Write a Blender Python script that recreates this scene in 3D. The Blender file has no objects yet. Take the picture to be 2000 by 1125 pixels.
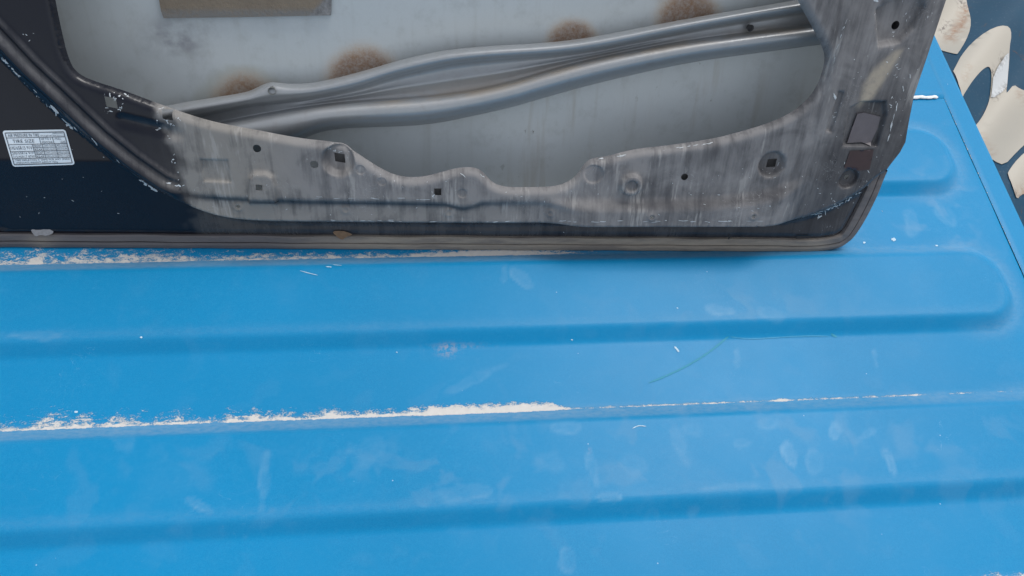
import bpy, math, random
import numpy as np
from mathutils import Vector, Matrix
from mathutils.geometry import delaunay_2d_cdt

random.seed(7); rng = np.random.default_rng(7)
scene = bpy.context.scene

# ------------------------------------------------------------------ camera
FPX, CAM_H = 1444.0, 0.75            # focal length in pixels of a 2000 px wide frame
_X = np.array([16000, -390, 1444.]); _X /= np.linalg.norm(_X)
_Y = np.array([-196, -2682, 1444.]); _Y -= _X * (_X @ _Y); _Y /= np.linalg.norm(_Y)
_Z = -np.cross(_X, _Y)
if _Z[2] > 0: _Z = -_Z
CM = np.array([_X, _Y, _Z])          # camera vectors (right, down, forward) -> world
CAM = np.array([0, 0, CAM_H])
cam_data = bpy.data.cameras.new('camera'); cam = bpy.data.objects.new('camera', cam_data)
scene.collection.objects.link(cam); scene.camera = cam
r_, u_, b_ = CM @ [1, 0, 0], CM @ [0, -1, 0], CM @ [0, 0, -1]
cam.matrix_world = Matrix(((r_[0], u_[0], b_[0], CAM[0]), (r_[1], u_[1], b_[1], CAM[1]), (r_[2], u_[2], b_[2], CAM[2]), (0, 0, 0, 1)))
cam_data.sensor_width = 36; cam_data.lens = 36 * FPX / 2000
cam_data.clip_start = 0.02; cam_data.clip_end = 500

# ------------------------------------------------------------------ sky and sun
SUN_EL, SUN_AZ = math.radians(62), math.radians(44)      # azimuth from +Y (far side) towards +X
w = bpy.data.worlds.new('World'); scene.world = w; w.use_nodes = True
nt = w.node_tree; nt.nodes.clear()
sky = nt.nodes.new('ShaderNodeTexSky'); sky.sky_type = 'NISHITA'; sky.sun_disc = False
sky.sun_elevation = SUN_EL; sky.sun_rotation = SUN_AZ; sky.air_density = 1.0; sky.dust_density = 2.0; sky.ozone_density = 1.0
hsv = nt.nodes.new('ShaderNodeHueSaturation'); hsv.inputs['Saturation'].default_value = 0.30   # thin even cloud
bg = nt.nodes.new('ShaderNodeBackground'); bg.inputs['Strength'].default_value = 0.15
wo = nt.nodes.new('ShaderNodeOutputWorld')
nt.links.new(sky.outputs[0], hsv.inputs['Color']); nt.links.new(hsv.outputs[0], bg.inputs[0]); nt.links.new(bg.outputs[0], wo.inputs[0])
sl = bpy.data.lights.new('sun', 'SUN'); sl.energy = 1.0; sl.angle = math.radians(24); sl.color = (1.0, 0.975, 0.94)
so = bpy.data.objects.new('sun', sl); scene.collection.objects.link(so)
so.rotation_euler = Vector((math.sin(SUN_AZ) * math.cos(SUN_EL), math.cos(SUN_AZ) * math.cos(SUN_EL), math.sin(SUN_EL))).to_track_quat('Z', 'Y').to_euler()
so.location = (0, 0, 5)
scene.view_settings.view_transform = 'Standard'; scene.view_settings.look = 'None'
scene.view_settings.exposure = 0.6; scene.view_settings.gamma = 1.0; scene.view_settings.use_curve_mapping = False

# ------------------------------------------------------------------ geometry of the place
def ray(px, py): return CM @ np.array([px - 1000, py - 562.5, FPX])
def on_roof(px, py, z=0.0):
    d = ray(px, py); return CAM + d * ((z - CAM_H) / d[2])

LEAN = math.radians(60)
_a, _b = on_roof(0, 479), on_roof(1600, 488)
DO = _a.copy()
DU = (_b - _a) / np.linalg.norm(_b - _a)
_yd = np.array([-DU[1], DU[0], 0])
DV = math.cos(LEAN) * _yd + math.sin(LEAN) * np.array([0, 0, 1.])
DW = np.cross(DU, DV)
if DW @ (CAM - DO) < 0: DW = -DW
DO = DO + DW * 0.0 + np.array([0, 0, 0.001])
def uv(px, py, w=0.0):
    """photo position -> door coordinates on the sheet that stands w in front of the hem"""
    d = ray(px, py); o = DO + DW * w; t = ((o - CAM) @ DW) / (d @ DW); p = CAM + d * t - o
    return np.array([p @ DU, p @ DV])
def uvs(pts, w=0.0):
    p = np.asarray(pts, float); D = np.column_stack([p - [1000, 562.5], np.full(len(p), FPX)]) @ CM.T
    w = np.broadcast_to(np.asarray(w, float), (len(p),)); o = DO + w[:, None] * DW
    t = ((o - CAM) @ DW) / (D @ DW); q = CAM + D * t[:, None] - o
    return np.column_stack([q @ DU, q @ DV])
def door_xyz(u, v, w):
    u, v, w = map(np.asarray, (u, v, w))
    return DO + u[..., None] * DU + v[..., None] * DV + w[..., None] * DW
def px_of(P):
    c = (P - CAM) @ CM; return np.stack([1000 + FPX * c[:, 0] / c[:, 2], 562.5 + FPX * c[:, 1] / c[:, 2]], 1)

def sstep(a, b, x):
    t = np.clip((x - a) / (b - a), 0, 1); return t * t * (3 - 2 * t)
def seg_dist(P, poly, closed=True):
    A = np.asarray(poly); B = np.roll(A, -1, 0)
    if not closed: A, B = A[:-1], B[:-1]
    best = np.full(len(P), 1e9)
    for a, b in zip(A, B):
        ab = b - a; L = ab @ ab + 1e-18
        t = np.clip(((P - a) @ ab) / L, 0, 1)
        q = P - a - t[:, None] * ab
        best = np.minimum(best, (q * q).sum(1))
    return np.sqrt(best)
def inside(P, poly):
    A = np.asarray(poly); B = np.roll(A, -1, 0); r = np.zeros(len(P), bool)
    x, y = P[:, 0], P[:, 1]
    for (x0, y0), (x1, y1) in zip(A, B):
        if y0 == y1: continue
        c = ((y0 > y) != (y1 > y)); r ^= c & (x < (x1 - x0) * (y - y0) / (y1 - y0) + x0)
    return r
def sdf(P, poly):                      # positive inside
    d = seg_dist(P, poly); return np.where(inside(P, poly), d, -d)
def side_dist(P, line):                # signed distance to an open polyline, positive on its left
    A = np.asarray(line); best = np.full(len(P), 1e9); sg = np.zeros(len(P))
    for a, b in zip(A[:-1], A[1:]):
        ab = b - a; t = np.clip(((P - a) @ ab) / (ab @ ab), 0, 1)
        q = P - a - t[:, None] * ab; d = np.sqrt((q * q).sum(1)); m = d < best - 1e-9
        best = np.where(m, d, best); sg = np.where(m, np.sign(ab[0] * q[:, 1] - ab[1] * q[:, 0]), sg)
    return best * np.where(sg == 0, 1, sg)
def smooth(pts, n=1, closed=True):     # corner cutting
    p = np.asarray(pts, float)
    for _ in range(n):
        q = np.roll(p, -1, 0)
        r = np.stack([.75 * p + .25 * q, .25 * p + .75 * q], 1).reshape(-1, 2)
        if not closed: r = np.vstack([p[:1], r[:-2], p[-1:]])
        p = r
    return p
def resample(poly, step, closed=True):
    p = np.asarray(poly); out = []
    q = np.vstack([p, p[:1]]) if closed else p
    for a, b in zip(q[:-1], q[1:]):
        n = max(1, int(round(np.linalg.norm(b - a) / step)))
        for i in range(n): out.append(a + (b - a) * i / n)
    if not closed: out.append(q[-1])
    return np.array(out)
def circle(c, r, n=20, ry=None, rot=0):
    t = np.arange(n) * 2 * math.pi / n; x, y = r * np.cos(t), (ry or r) * np.sin(t)
    return np.stack([c[0] + x * math.cos(rot) - y * math.sin(rot), c[1] + x * math.sin(rot) + y * math.cos(rot)], 1)

def noise2(P, scale, seed=0):          # smooth value noise, -1..1
    r = np.random.default_rng(seed); T = r.uniform(-1, 1, (256, 256)); q = P * scale
    i = np.floor(q).astype(int); f = q - i; f = f * f * (3 - 2 * f)
    g = lambda a, b: T[(i[:, 0] + a) % 256, (i[:, 1] + b) % 256]
    return (g(0, 0) * (1 - f[:, 0]) + g(1, 0) * f[:, 0]) * (1 - f[:, 1]) + (g(0, 1) * (1 - f[:, 0]) + g(1, 1) * f[:, 0]) * f[:, 1]

def new_obj(name, verts, faces, mat, parent=None, attrs=None, shade=True):
    me = bpy.data.meshes.new(name); me.from_pydata([tuple(map(float, v)) for v in verts], [], [tuple(int(i) for i in f) for f in faces])
    if shade: me.polygons.foreach_set('use_smooth', [True] * len(me.polygons))
    for k, a in (attrs or {}).items():
        at = me.attributes.new(k, 'FLOAT', 'POINT'); at.data.foreach_set('value', np.asarray(a, np.float32))
    me.materials.append(mat); me.update()
    o = bpy.data.objects.new(name, me); scene.collection.objects.link(o)
    if parent is not None: o.parent = parent
    return o
def cdt(outline, holes, spacing, extra=None, fine=None, step=None):
    """triangles inside outline minus holes; returns 2D points and faces"""
    step = step or spacing * .7
    loops = [resample(outline, step)] + [resample(h, min(step, .0012)) for h in holes]
    lo, hi = loops[0].min(0), loops[0].max(0)
    gx = np.arange(lo[0], hi[0], spacing); gy = np.arange(lo[1], hi[1], spacing * .866)
    G = np.stack(np.meshgrid(gx, gy), -1); G[1::2, :, 0] += spacing / 2; G = G.reshape(-1, 2)
    if fine is not None:               # coarse outside the fine region
        keep = fine(G); cx = np.arange(lo[0], hi[0], spacing * 4); cy = np.arange(lo[1], hi[1], spacing * 4)
        Cg = np.stack(np.meshgrid(cx, cy), -1).reshape(-1, 2); G = np.vstack([G[keep], Cg[~fine(Cg)]])
    if extra is not None and len(extra): G = np.vstack([G, extra])
    ok = inside(G, outline) & (seg_dist(G, outline) > spacing * .3)
    for h in holes: ok &= ~inside(G, h) & (seg_dist(G, h) > .0005)
    G = G[ok]
    pts, edges = [], []
    for l in loops:
        b = len(pts); pts += [Vector(p) for p in l]; edges += [(b + i, b + (i + 1) % len(l)) for i in range(len(l))]
    pts += [Vector(p) for p in G]
    V, E_, Fc, *_ = delaunay_2d_cdt(pts, edges, [], 0, 1e-6)
    V = np.array([(p.x, p.y) for p in V]); Fc = np.array(Fc)
    c = V[Fc].mean(1); ok = inside(c, outline)
    for h in holes: ok &= ~inside(c, h)
    return V, Fc[ok]
def offset_pts(poly, dists, step, closed=True):
    p = resample(poly, step, closed); t = np.roll(p, -1, 0) - np.roll(p, 1, 0); n = np.stack([-t[:, 1], t[:, 0]], 1)
    n /= np.linalg.norm(n, axis=1)[:, None] + 1e-12
    return np.vstack([p + n * d for d in dists])

# ------------------------------------------------------------------ materials
class NT:
    def __init__(s, name):
        s.m = bpy.data.materials.new(name); s.m.use_nodes = True; s.t = s.m.node_tree; s.t.nodes.clear()
        s.out = s.n('ShaderNodeOutputMaterial'); s.b = s.n('ShaderNodeBsdfPrincipled'); s.l(s.b.outputs[0], s.out.inputs[0])
    def n(s, k, **kw):
        x = s.t.nodes.new(k)
        for a, v in kw.items(): setattr(x, a, v)
        return x
    def l(s, a, b): s.t.links.new(a, b)
    def set(s, sock, v):
        if hasattr(v, 'is_linked') or hasattr(v, 'links'): s.l(v, sock)
        else: sock.default_value = v
    def attr(s, name): return s.n('ShaderNodeAttribute', attribute_name=name).outputs['Fac']
    def coord(s, scale=(1, 1, 1)):
        c = s.n('ShaderNodeTexCoord'); m = s.n('ShaderNodeMapping'); m.inputs['Scale'].default_value = scale
        s.l(c.outputs['Object'], m.inputs[0]); return m.outputs[0]
    def noise(s, scale, detail=3, rough=.55, vec=None, dist=0.0):
        x = s.n('ShaderNodeTexNoise'); x.inputs['Scale'].default_value = scale; x.inputs['Detail'].default_value = detail
        x.inputs['Roughness'].default_value = rough; x.inputs['Distortion'].default_value = dist
        s.l(vec if vec is not None else s.coord(), x.inputs['Vector']); return x.outputs['Fac']
    def math(s, op, a, b=0.0, c=None):
        x = s.n('ShaderNodeMath', operation=op); s.set(x.inputs[0], a); s.set(x.inputs[1], b)
        if c is not None: s.set(x.inputs[2], c)
        return x.outputs[0]
    def ramp(s, v, a, b, lo=0.0, hi=1.0):
        x = s.n('ShaderNodeMapRange', interpolation_type='SMOOTHSTEP'); s.set(x.inputs[0], v)
        x.inputs[1].default_value = a; x.inputs[2].default_value = b; x.inputs[3].default_value = lo; x.inputs[4].default_value = hi
        return x.outputs[0]
    def mix(s, f, a, b):
        x = s.n('ShaderNodeMix', data_type='RGBA'); s.set(x.inputs[0], f)
        s.set(x.inputs[6], a if not isinstance(a, tuple) else (*a, 1)[:4]); s.set(x.inputs[7], b if not isinstance(b, tuple) else (*b, 1)[:4])
        return x.outputs[2]
    def bump(s, h, strength, dist):
        x = s.n('ShaderNodeBump'); x.inputs['Strength'].default_value = strength; x.inputs['Distance'].default_value = dist
        s.l(h, x.inputs['Height']); s.l(x.outputs[0], s.b.inputs['Normal'])
    def base(s, c): s.set(s.b.inputs['Base Color'], c if not isinstance(c, tuple) else (*c, 1)[:4])
    def rough(s, r): s.set(s.b.inputs['Roughness'], r)

def plain(name, col, rough=.6, metallic=0.0, coat=0.0, var=.12, scale=60):
    m = NT(name); n = m.noise(scale, 4)
    m.base(m.mix(n, tuple(c * (1 - var) for c in col), tuple(min(1, c * (1 + var)) for c in col)))
    m.rough(rough); m.b.inputs['Metallic'].default_value = metallic; m.b.inputs['Coat Weight'].default_value = coat
    return m.m

BLUE = (0.012, 0.165, 0.42); DUST_W = (0.62, 0.58, 0.54)
def roof_material():
    m = NT('blue_roof_paint')
    n1 = m.noise(3.0, 4); fine = m.noise(700, 2, .7); mid = m.noise(35, 4, .6)
    col = m.mix(m.ramp(n1, .35, .65), (.0015, .165, .360), (.002, .185, .400))
    col = m.mix(m.math('MULTIPLY', fine, .35), col, (.006, .24, .47))
    col = m.mix(m.math('MULTIPLY', m.ramp(m.noise(1400, 2, .8), .35, .65), .30), col, (.02, .29, .52))
    col = m.mix(m.math('MULTIPLY', m.ramp(m.noise(230, 4, .75), .45, .70), .10), col, (.05, .27, .47))
    # faint smudges and hand marks, and the sheen painted on the ribs
    wn = m.n('ShaderNodeTexNoise'); wn.inputs['Scale'].default_value = 14; m.l(m.coord(), wn.inputs['Vector'])
    wv = m.n('ShaderNodeVectorMath', operation='MULTIPLY_ADD'); m.l(wn.outputs['Color'], wv.inputs[0]); wv.inputs[1].default_value = (.06, .06, 0); m.l(m.coord(), wv.inputs[2])
    sm = m.ramp(m.noise(26, 2, .5, vec=wv.outputs[0]), .52, .66); edge = m.ramp(m.noise(24, 2, .5, vec=wv.outputs[0]), .66, .52)
    wisp = m.ramp(m.noise(40, 5, .7, vec=m.coord((1, 1.6, 1)), dist=.8), .45, .75)
    sm2 = m.ramp(m.noise(9, 4, .6, dist=.4), .50, .75)
    smudge = m.math('MULTIPLY', m.math('ADD', m.math('MULTIPLY', m.math('MULTIPLY', sm, edge), .75), m.math('ADD', m.math('MULTIPLY', sm2, .45), m.math('MULTIPLY', wisp, .25))), m.attr('smudge'))
    rib_sheen = m.math('MULTIPLY', m.attr('rib_sheen'), m.ramp(m.noise(260, 4, .7, vec=m.coord((.5, 1, 1))), .2, .7, .3, 1))
    smudge_sheen = m.math('ADD', m.math('MULTIPLY', smudge, .26), m.math('MULTIPLY', rib_sheen, .45))
    col = m.mix(smudge_sheen, col, (.30, .38, .46))
    mk = m.math('MULTIPLY', m.attr('mark'), m.ramp(m.noise(55, 5, .7, dist=.5), .25, .62, .35, 1.0)); col = m.mix(m.math('MULTIPLY', mk, .32), col, (.30, .46, .58))
    hs = m.ramp(m.math('ABSOLUTE', m.math('SUBTRACT', m.noise(30, 2, .5, dist=2.5), .5)), .0035, .0)
    hs = m.math('MULTIPLY', hs, m.ramp(m.noise(11, 3), .56, .68)); col = m.mix(m.math('MULTIPLY', hs, .30), col, (.25, .45, .60))
    # dust dammed up against the ribs: ragged on one side, crisp on the other
    lay = m.coord((1, 2.2, 1)); rag = m.noise(95, 5, .68, vec=lay, dist=.6); rag2 = m.noise(520, 4, .75, vec=lay)
    rn = m.math('ADD', m.math('MULTIPLY', rag, .55), m.math('MULTIPLY', rag2, .45))
    rn = m.math('ADD', m.math('MULTIPLY', m.math('SUBTRACT', rn, .5), 1.7), .5)
    cake = m.ramp(m.math('SUBTRACT', m.attr('cake'), rn), -.03, .16)
    col = m.mix(m.math('MULTIPLY', cake, .92), col, m.mix(m.noise(140, 4), (.56, .52, .47), (.70, .67, .62)))
    stn = m.math('MULTIPLY', m.attr('stain'), m.ramp(m.noise(190, 4, .7), .40, .62)); col = m.mix(m.math('MULTIPLY', stn, .6), col, (.36, .30, .30))
    # specks
    sp = m.n('ShaderNodeTexVoronoi'); sp.inputs['Scale'].default_value = 55; m.l(m.coord(), sp.inputs['Vector'])
    sep = m.n('ShaderNodeSeparateColor'); m.l(sp.outputs['Color'], sep.inputs[0])
    speck = m.math('MULTIPLY', m.ramp(sp.outputs['Distance'], .045, .02), m.math('GREATER_THAN', sep.outputs[0], .82))
    col = m.mix(m.math('MULTIPLY', speck, .5), col, (.6, .72, .8))
    m.base(col)
    m.b.inputs['Specular IOR Level'].default_value = .14
    r = m.math('ADD', .30, m.math('MULTIPLY', mid, .10)); r = m.math('ADD', r, m.math('MULTIPLY', smudge_sheen, .4)); r = m.math('ADD', r, m.math('MULTIPLY', cake, .35)); m.rough(r)
    h = m.math('ADD', m.math('MULTIPLY', fine, .05), m.math('MULTIPLY', cake, m.math('ADD', .6, rag2)))
    m.bump(h, .5, .0012)
    return m.m
M_ROOF = roof_material()

# ------------------------------------------------------------------ blue vehicle roof
RIGHT, REND = 0.712, 0.694
RIBS = [(lo + .058, lo, lo + .1165) for lo in (-.830, -.636, -.442, -.248, -.054, .140, .3335, .527)]     # middle, near and far edge lines in y
RIB_H, RIB_R, RIB_X1 = .0112, .050, .688
UP = {round(c, 3): hi for c, lo, hi in RIBS}
def rib_sd(P, c):        # rounded slab, positive inside; far left end is out of sight
    hx, hy = (RIB_X1 + 1.6) / 2, .05825
    q = np.abs(P - np.array([(RIB_X1 - 1.6) / 2, c])) - np.array([hx - RIB_R, hy - RIB_R])
    return -(np.linalg.norm(np.maximum(q, 0), axis=1) + np.minimum(q.max(1), 0) - RIB_R)
def fillet(t, e=.16):      # straight ramp with rounded ends
    Fi = lambda q: np.where(q < 0, 0, np.where(q > 1, q - .5, q * q / 2)); return (Fi(t + e) - Fi(t - e)) / (2 * e)
def roof_z(P):
    z = np.zeros(len(P))
    for c, *_ in RIBS:
        z = np.maximum(z, RIB_H * fillet((rib_sd(P, c) - .0005) / .0155))
    return z + .0012 * noise2(P, 3.1, 3) + .0003 * noise2(P, 17, 4)

def roof_grid(x0, x1, y0, y1, step, far=False):
    nx, ny = int((x1 - x0) / step) + 1, int((y1 - y0) / step) + 1
    ys = np.linspace(y0, y1, ny)
    if far: ys = np.concatenate([np.arange(y0, -.03, .009), np.linspace(-.03, y1, int((y1 + .03) / step))]); ny = len(ys)   # coarser where it runs out of frame
    X, Yg = np.meshgrid(np.linspace(x0, x1, nx), ys); P = np.stack([X, Yg], -1).reshape(-1, 2)
    i = np.arange(nx * ny).reshape(ny, nx)
    F = np.stack([i[:-1, :-1], i[:-1, 1:], i[1:, 1:], i[1:, :-1]], -1).reshape(-1, 4)
    return P, F
def empty(name, loc, label, cat):
    o = bpy.data.objects.new(name, None); scene.collection.objects.link(o); o['label'] = label; o['category'] = cat
    o.empty_display_size = .05
    return o
roof = empty('blue_van_roof', (0, 0, 0), 'bright blue painted metal roof with long raised ribs and white dust, under the car door', 'vehicle roof'); roof['kind'] = 'thing'
P, Fq = roof_grid(-1.4, RIGHT, -.95, REND, .003, True)
z = roof_z(P)
e = np.minimum(RIGHT - P[:, 0], REND - P[:, 1]); z -= .0008 * (1 - sstep(0, .0035, e))
cake = np.zeros(len(P)); rib_sheen = np.zeros(len(P)); smud = np.zeros(len(P))
def cake_line(c, strength, up):
    """dust lies on the flat just above the rib's far edge line; strength varies along x"""
    global cake
    d = P[:, 1] - (c + .0588); s = strength(P[:, 0]); q1 = np.column_stack([P[:, 0], np.full(len(P), c * 7)])
    s = s + .13 * noise2(q1, 33, 31) + .09 * noise2(q1, 90, 32)
    m = np.where(d > 0, np.clip(1 - d / (up(P[:, 0])), 0, 1), np.clip(1 + d / .0035, 0, 1))
    thin = np.where(d > 0, np.clip(1 - d / (.0065 - .003 * sstep(.11, .15, P[:, 0])), 0, 1), np.clip(1 + d / .003, 0, 1)) * (s + .17 - .06 * sstep(.11, .16, P[:, 0]) - .08 * sstep(.42, .6, P[:, 0]))
    cake = np.maximum(cake, np.maximum(m ** .8 * s, thin))
cake_line(.3915, lambda x: .60 + .26 * sstep(-.1, .05, x) * (1 - sstep(.11, .16, x)) - .40 * sstep(.13, .22, x) + .16 * sstep(.5, .53, x) * (1 - sstep(.60, .65, x)),
          lambda x: .046 - .030 * sstep(-.5, .0, x) - .004 * sstep(.1, .3, x))
cake_line(.198, lambda x: .55 + .08 * sstep(-.30, -.1, x) + .30 * sstep(-.07, -.0, x) * (1 - sstep(.11, .135, x)) - .07 * sstep(.12, .14, x) - .10 * sstep(.35, .6, x),
          lambda x: .042 - .025 * sstep(-.45, .0, x) - .0125 * sstep(.10, .135, x))
cake_line(.004, lambda x: .30 + .22 * sstep(.47, .53, x), lambda x: .012 + 0 * x)
cake_line(.585, lambda x: .30 + 0 * x, lambda x: .02 + 0 * x)
for c, lo, hi in RIBS:
    s = rib_sd(P, c)
    rib_sheen = np.maximum(rib_sheen, .85 * sstep(-.006, .002, s) * (1 - sstep(.010, .017, s)) * sstep(c + .03, c + .05, P[:, 1]) * (1 - .35 * sstep(.1, .5, P[:, 0])))     # far slopes: grey reflection painted into the colour
    rib_sheen = np.maximum(rib_sheen, .45 * np.exp(-((s - .0) / .010) ** 2) * sstep(.58, .66, P[:, 0]))  # pale arc painted round the right rib ends as a highlight
    rib_sheen = np.maximum(rib_sheen, .16 * np.exp(-((s - .022) / .006) ** 2) * (P[:, 1] < c))
smud = .10 + .65 * np.exp(-((P[:, 0] - .33) / .28) ** 2 - ((P[:, 1] - .197) / .06) ** 2) + .25 * np.exp(-((P[:, 0] + .15) / .3) ** 2 - ((P[:, 1] - .19) / .05) ** 2) \
    + .7 * np.exp(-((P[:, 0] - .62) / .09) ** 2 - ((P[:, 1] - .50) / .06) ** 2) + .6 * np.exp(-((P[:, 0] - .33) / .12) ** 2 - ((P[:, 1] - .37) / .02) ** 2)
rpx = px_of(np.column_stack([P, z])); stain = np.exp(-((rpx[:, 0] - 873) / 17) ** 2 - ((rpx[:, 1] - 684) / 11) ** 2) + .5 * np.exp(-((rpx[:, 0] - 900) / 50) ** 2 - ((rpx[:, 1] - 676) / 4) ** 2) \
    + .6 * np.exp(-((rpx[:, 0] - 1150) / 4) ** 2 - ((rpx[:, 1] - 880) / 5) ** 2)
mark = np.zeros(len(P))
for cx, cy, a, b, ang, k in ((515, 945, 55, 16, 95, .6), (385, 985, 40, 12, 30, .8), (915, 965, 60, 18, -5, .6), (1160, 925, 45, 14, 75, .6), (1190, 970, 26, 9, 0, .9), (1545, 895, 34, 14, 70, .9), (1590, 895, 30, 20, 80, .45),
        (1630, 845, 22, 14, 80, .8), (1500, 825, 25, 13, 0, .55), (1450, 865, 20, 12, 0, .4), (1740, 905, 40, 10, 65, .8), (1690, 850, 32, 11, -30, .45), (1020, 545, 32, 12, 35, .7), (985, 540, 20, 7, 90, .45), (1405, 608, 40, 12, 8, .8),
        (1500, 612, 30, 13, 20, .45), (1780, 430, 28, 18, 80, .5), (1850, 420, 40, 18, 40, .45), (1110, 1095, 30, 18, 80, .5), (1105, 835, 30, 13, 0, .6), (720, 880, 40, 36, 0, .3), (1330, 870, 40, 18, 70, .4), (1070, 900, 40, 26, 20, .3),
        (1440, 705, 25, 7, 85, .55), (1710, 705, 25, 6, 80, .5), (930, 740, 60, 12, -25, .4), (60, 655, 50, 9, 0, .5), (1430, 950, 60, 7, -4, .5), (1350, 840, 30, 18, 20, .3), (240, 850, 26, 34, 0, .3), (1240, 905, 30, 30, 0, .3)):
    t_ = math.radians(ang); dx, dy = rpx[:, 0] - cx, rpx[:, 1] - cy; q1, q2 = (dx * math.cos(t_) + dy * math.sin(t_)) / a, (-dx * math.sin(t_) + dy * math.cos(t_)) / b
    rr = np.hypot(q1, q2) + .32 * noise2(P, 45, int(cx)) + .22 * noise2(P, 110, int(cy)); body = 1 - sstep(.65, 1.05, rr)
    mark = np.maximum(mark, k * body * (.45 + .55 * sstep(.3, .95, rr + .35 * q2)))
new_obj('roof_panel', np.column_stack([P, z]), Fq, M_ROOF, roof, dict(cake=cake, rib_sheen=rib_sheen, smudge=smud, stain=stain, mark=mark))
# side rail beyond the seam, and the panel beyond the cross seam
def strip(name, x0, x1, y0, y1, fz, step=.004, extra=None):
    P, Fq = roof_grid(x0, x1, y0, y1, step); z = fz(P)
    d = np.minimum(np.minimum(P[:, 0] - x0, x1 - P[:, 0]), np.minimum(P[:, 1] - y0, y1 - P[:, 1]))
    a = dict(cake=np.zeros(len(P)), rib_sheen=np.zeros(len(P)), smudge=np.full(len(P), .10))
    if extra: a.update(extra(P))
    return new_obj(name, np.column_stack([P, z]), Fq, M_ROOF, roof, a)
def rail_z(P):
    x = P[:, 0] - RIGHT
    return .0004 - .0010 * (1 - sstep(0, .003, x)) - .012 * np.clip((x - .030) / .004, 0, 1) ** 2 - 4.0 * np.clip(x - .034, 0, .09)
strip('side_rail', RIGHT + .0003, RIGHT + .20, -.95, 1.3, rail_z, .004,
      lambda P: dict(cake=.56 * np.exp(-((P[:, 0] - RIGHT - .0015) / .003) ** 2) * (1 - sstep(.69, .72, P[:, 1]) * .2)))
strip('end_panel', -1.4, RIGHT, REND + .0004, 1.3, lambda P: .002 - .003 * (1 - sstep(0, .004, P[:, 1] - REND)), .006)
# white sealant bead left in the cross seam
def bead(name, pts, r, mat, parent, seed, nr=8):
    pts = np.asarray(pts); V, Fc = [], []
    t = np.gradient(pts, axis=0); t /= np.linalg.norm(t, axis=1)[:, None]
    for i, (p, d) in enumerate(zip(pts, t)):
        a = np.cross(d, [0, 0, 1.]); a /= np.linalg.norm(a); b = np.cross(a, d)
        k = r * (1 + .35 * math.sin(i * 1.7 + seed) * random.random()) * (0.25 if i in (0, len(pts) - 1) else 1)
        for j in range(nr):
            th = 2 * math.pi * j / nr; V.append(p + k * (math.cos(th) * a * 1.3 + math.sin(th) * b * .6))
    for i in range(len(pts) - 1):
        for j in range(nr): Fc.append((i * nr + j, i * nr + (j + 1) % nr, (i + 1) * nr + (j + 1) % nr, (i + 1) * nr + j))
    return new_obj(name, V, Fc, mat, parent)
M_SEAL = plain('white_sealant', (.70, .72, .72), .8, scale=400, var=.25)
xs = np.linspace(.60, RIGHT - .010, 40)
bead('sealant_bead', np.column_stack([xs, REND + .0005 + .0006 * np.sin(xs * 300), np.full(40, .0015)]), .0022, M_SEAL, roof, 1)

# ------------------------------------------------------------------ car door
door = empty('car_door', (0, 0, 0), 'stripped dark car door with its bare inner side showing, leaning on the blue roof', 'car door')
W_BOX, W_FL = .030, .007
OPEN_PX = [(90, -60), (103, 0), (112, 45), (122, 90), (131, 120), (141, 139), (158, 152), (178, 160), (195, 166), (240, 180), (300, 203), (350, 221), (400, 237),
    (450, 248), (500, 257), (550, 267), (600, 275), (645, 279), (670, 286), (692, 299), (720, 318), (745, 333), (770, 345), (800, 350), (830, 348),
    (860, 340), (885, 333), (905, 330), (925, 330), (940, 336), (951, 348), (963, 360), (980, 367), (1000, 369), (1040, 369), (1080, 368), (1100, 363),
    (1119, 353), (1131, 340), (1140, 326), (1150, 316), (1164, 311), (1190, 308), (1220, 299), (1250, 293), (1300, 288), (1350, 281), (1400, 273),
    (1450, 260), (1500, 245), (1540, 228), (1570, 207), (1590, 185), (1604, 160), (1612, 135), (1615, 112), (1610, 95), (1600, 75), (1585, 45), (1568, 15),
    (1556, -12), (1530, -60)]
op = uvs(OPEN_PX, W_BOX - .004)
VTOP = op[:, 1].max()
op = np.vstack([op, [[op[-1][0] - .06, VTOP + .06], [op[-1][0] - .18, VTOP + .085], [op[0][0] + .12, VTOP + .085], [op[0][0] + .02, VTOP + .06]]])
OPEN = smooth(op, 2)
# outline of the inner stamping (its edge is covered by the folded hem at the bottom)
out_px = [(1592, 476), (1632, 474), (1656, 458), (1679, 420), (1702, 372)]
ol = [uv(-420, 470, .003)] + [uv(x, 474, .003) for x in range(-300, 1592, 90)] + [uv(*p, .003) for p in out_px]
ol += [uv(x, y, w_) for x, y, w_ in [(1720, 350, .010), (1726, 340, .016), (1742, 322, .018), (1760, 300, .018), (1771, 280, .018), (1777, 240, .018), (1786, 190, .018), (1806, 130, .018), (1829, 62, .018), (1850, 0, .018), (1885, -110, .018)]]
VMAX = VTOP + .16
ol += [[ol[-1][0] + .01, VMAX], [ol[0][0] + .03, VMAX]]
OUTL = np.array(ol)
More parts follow.
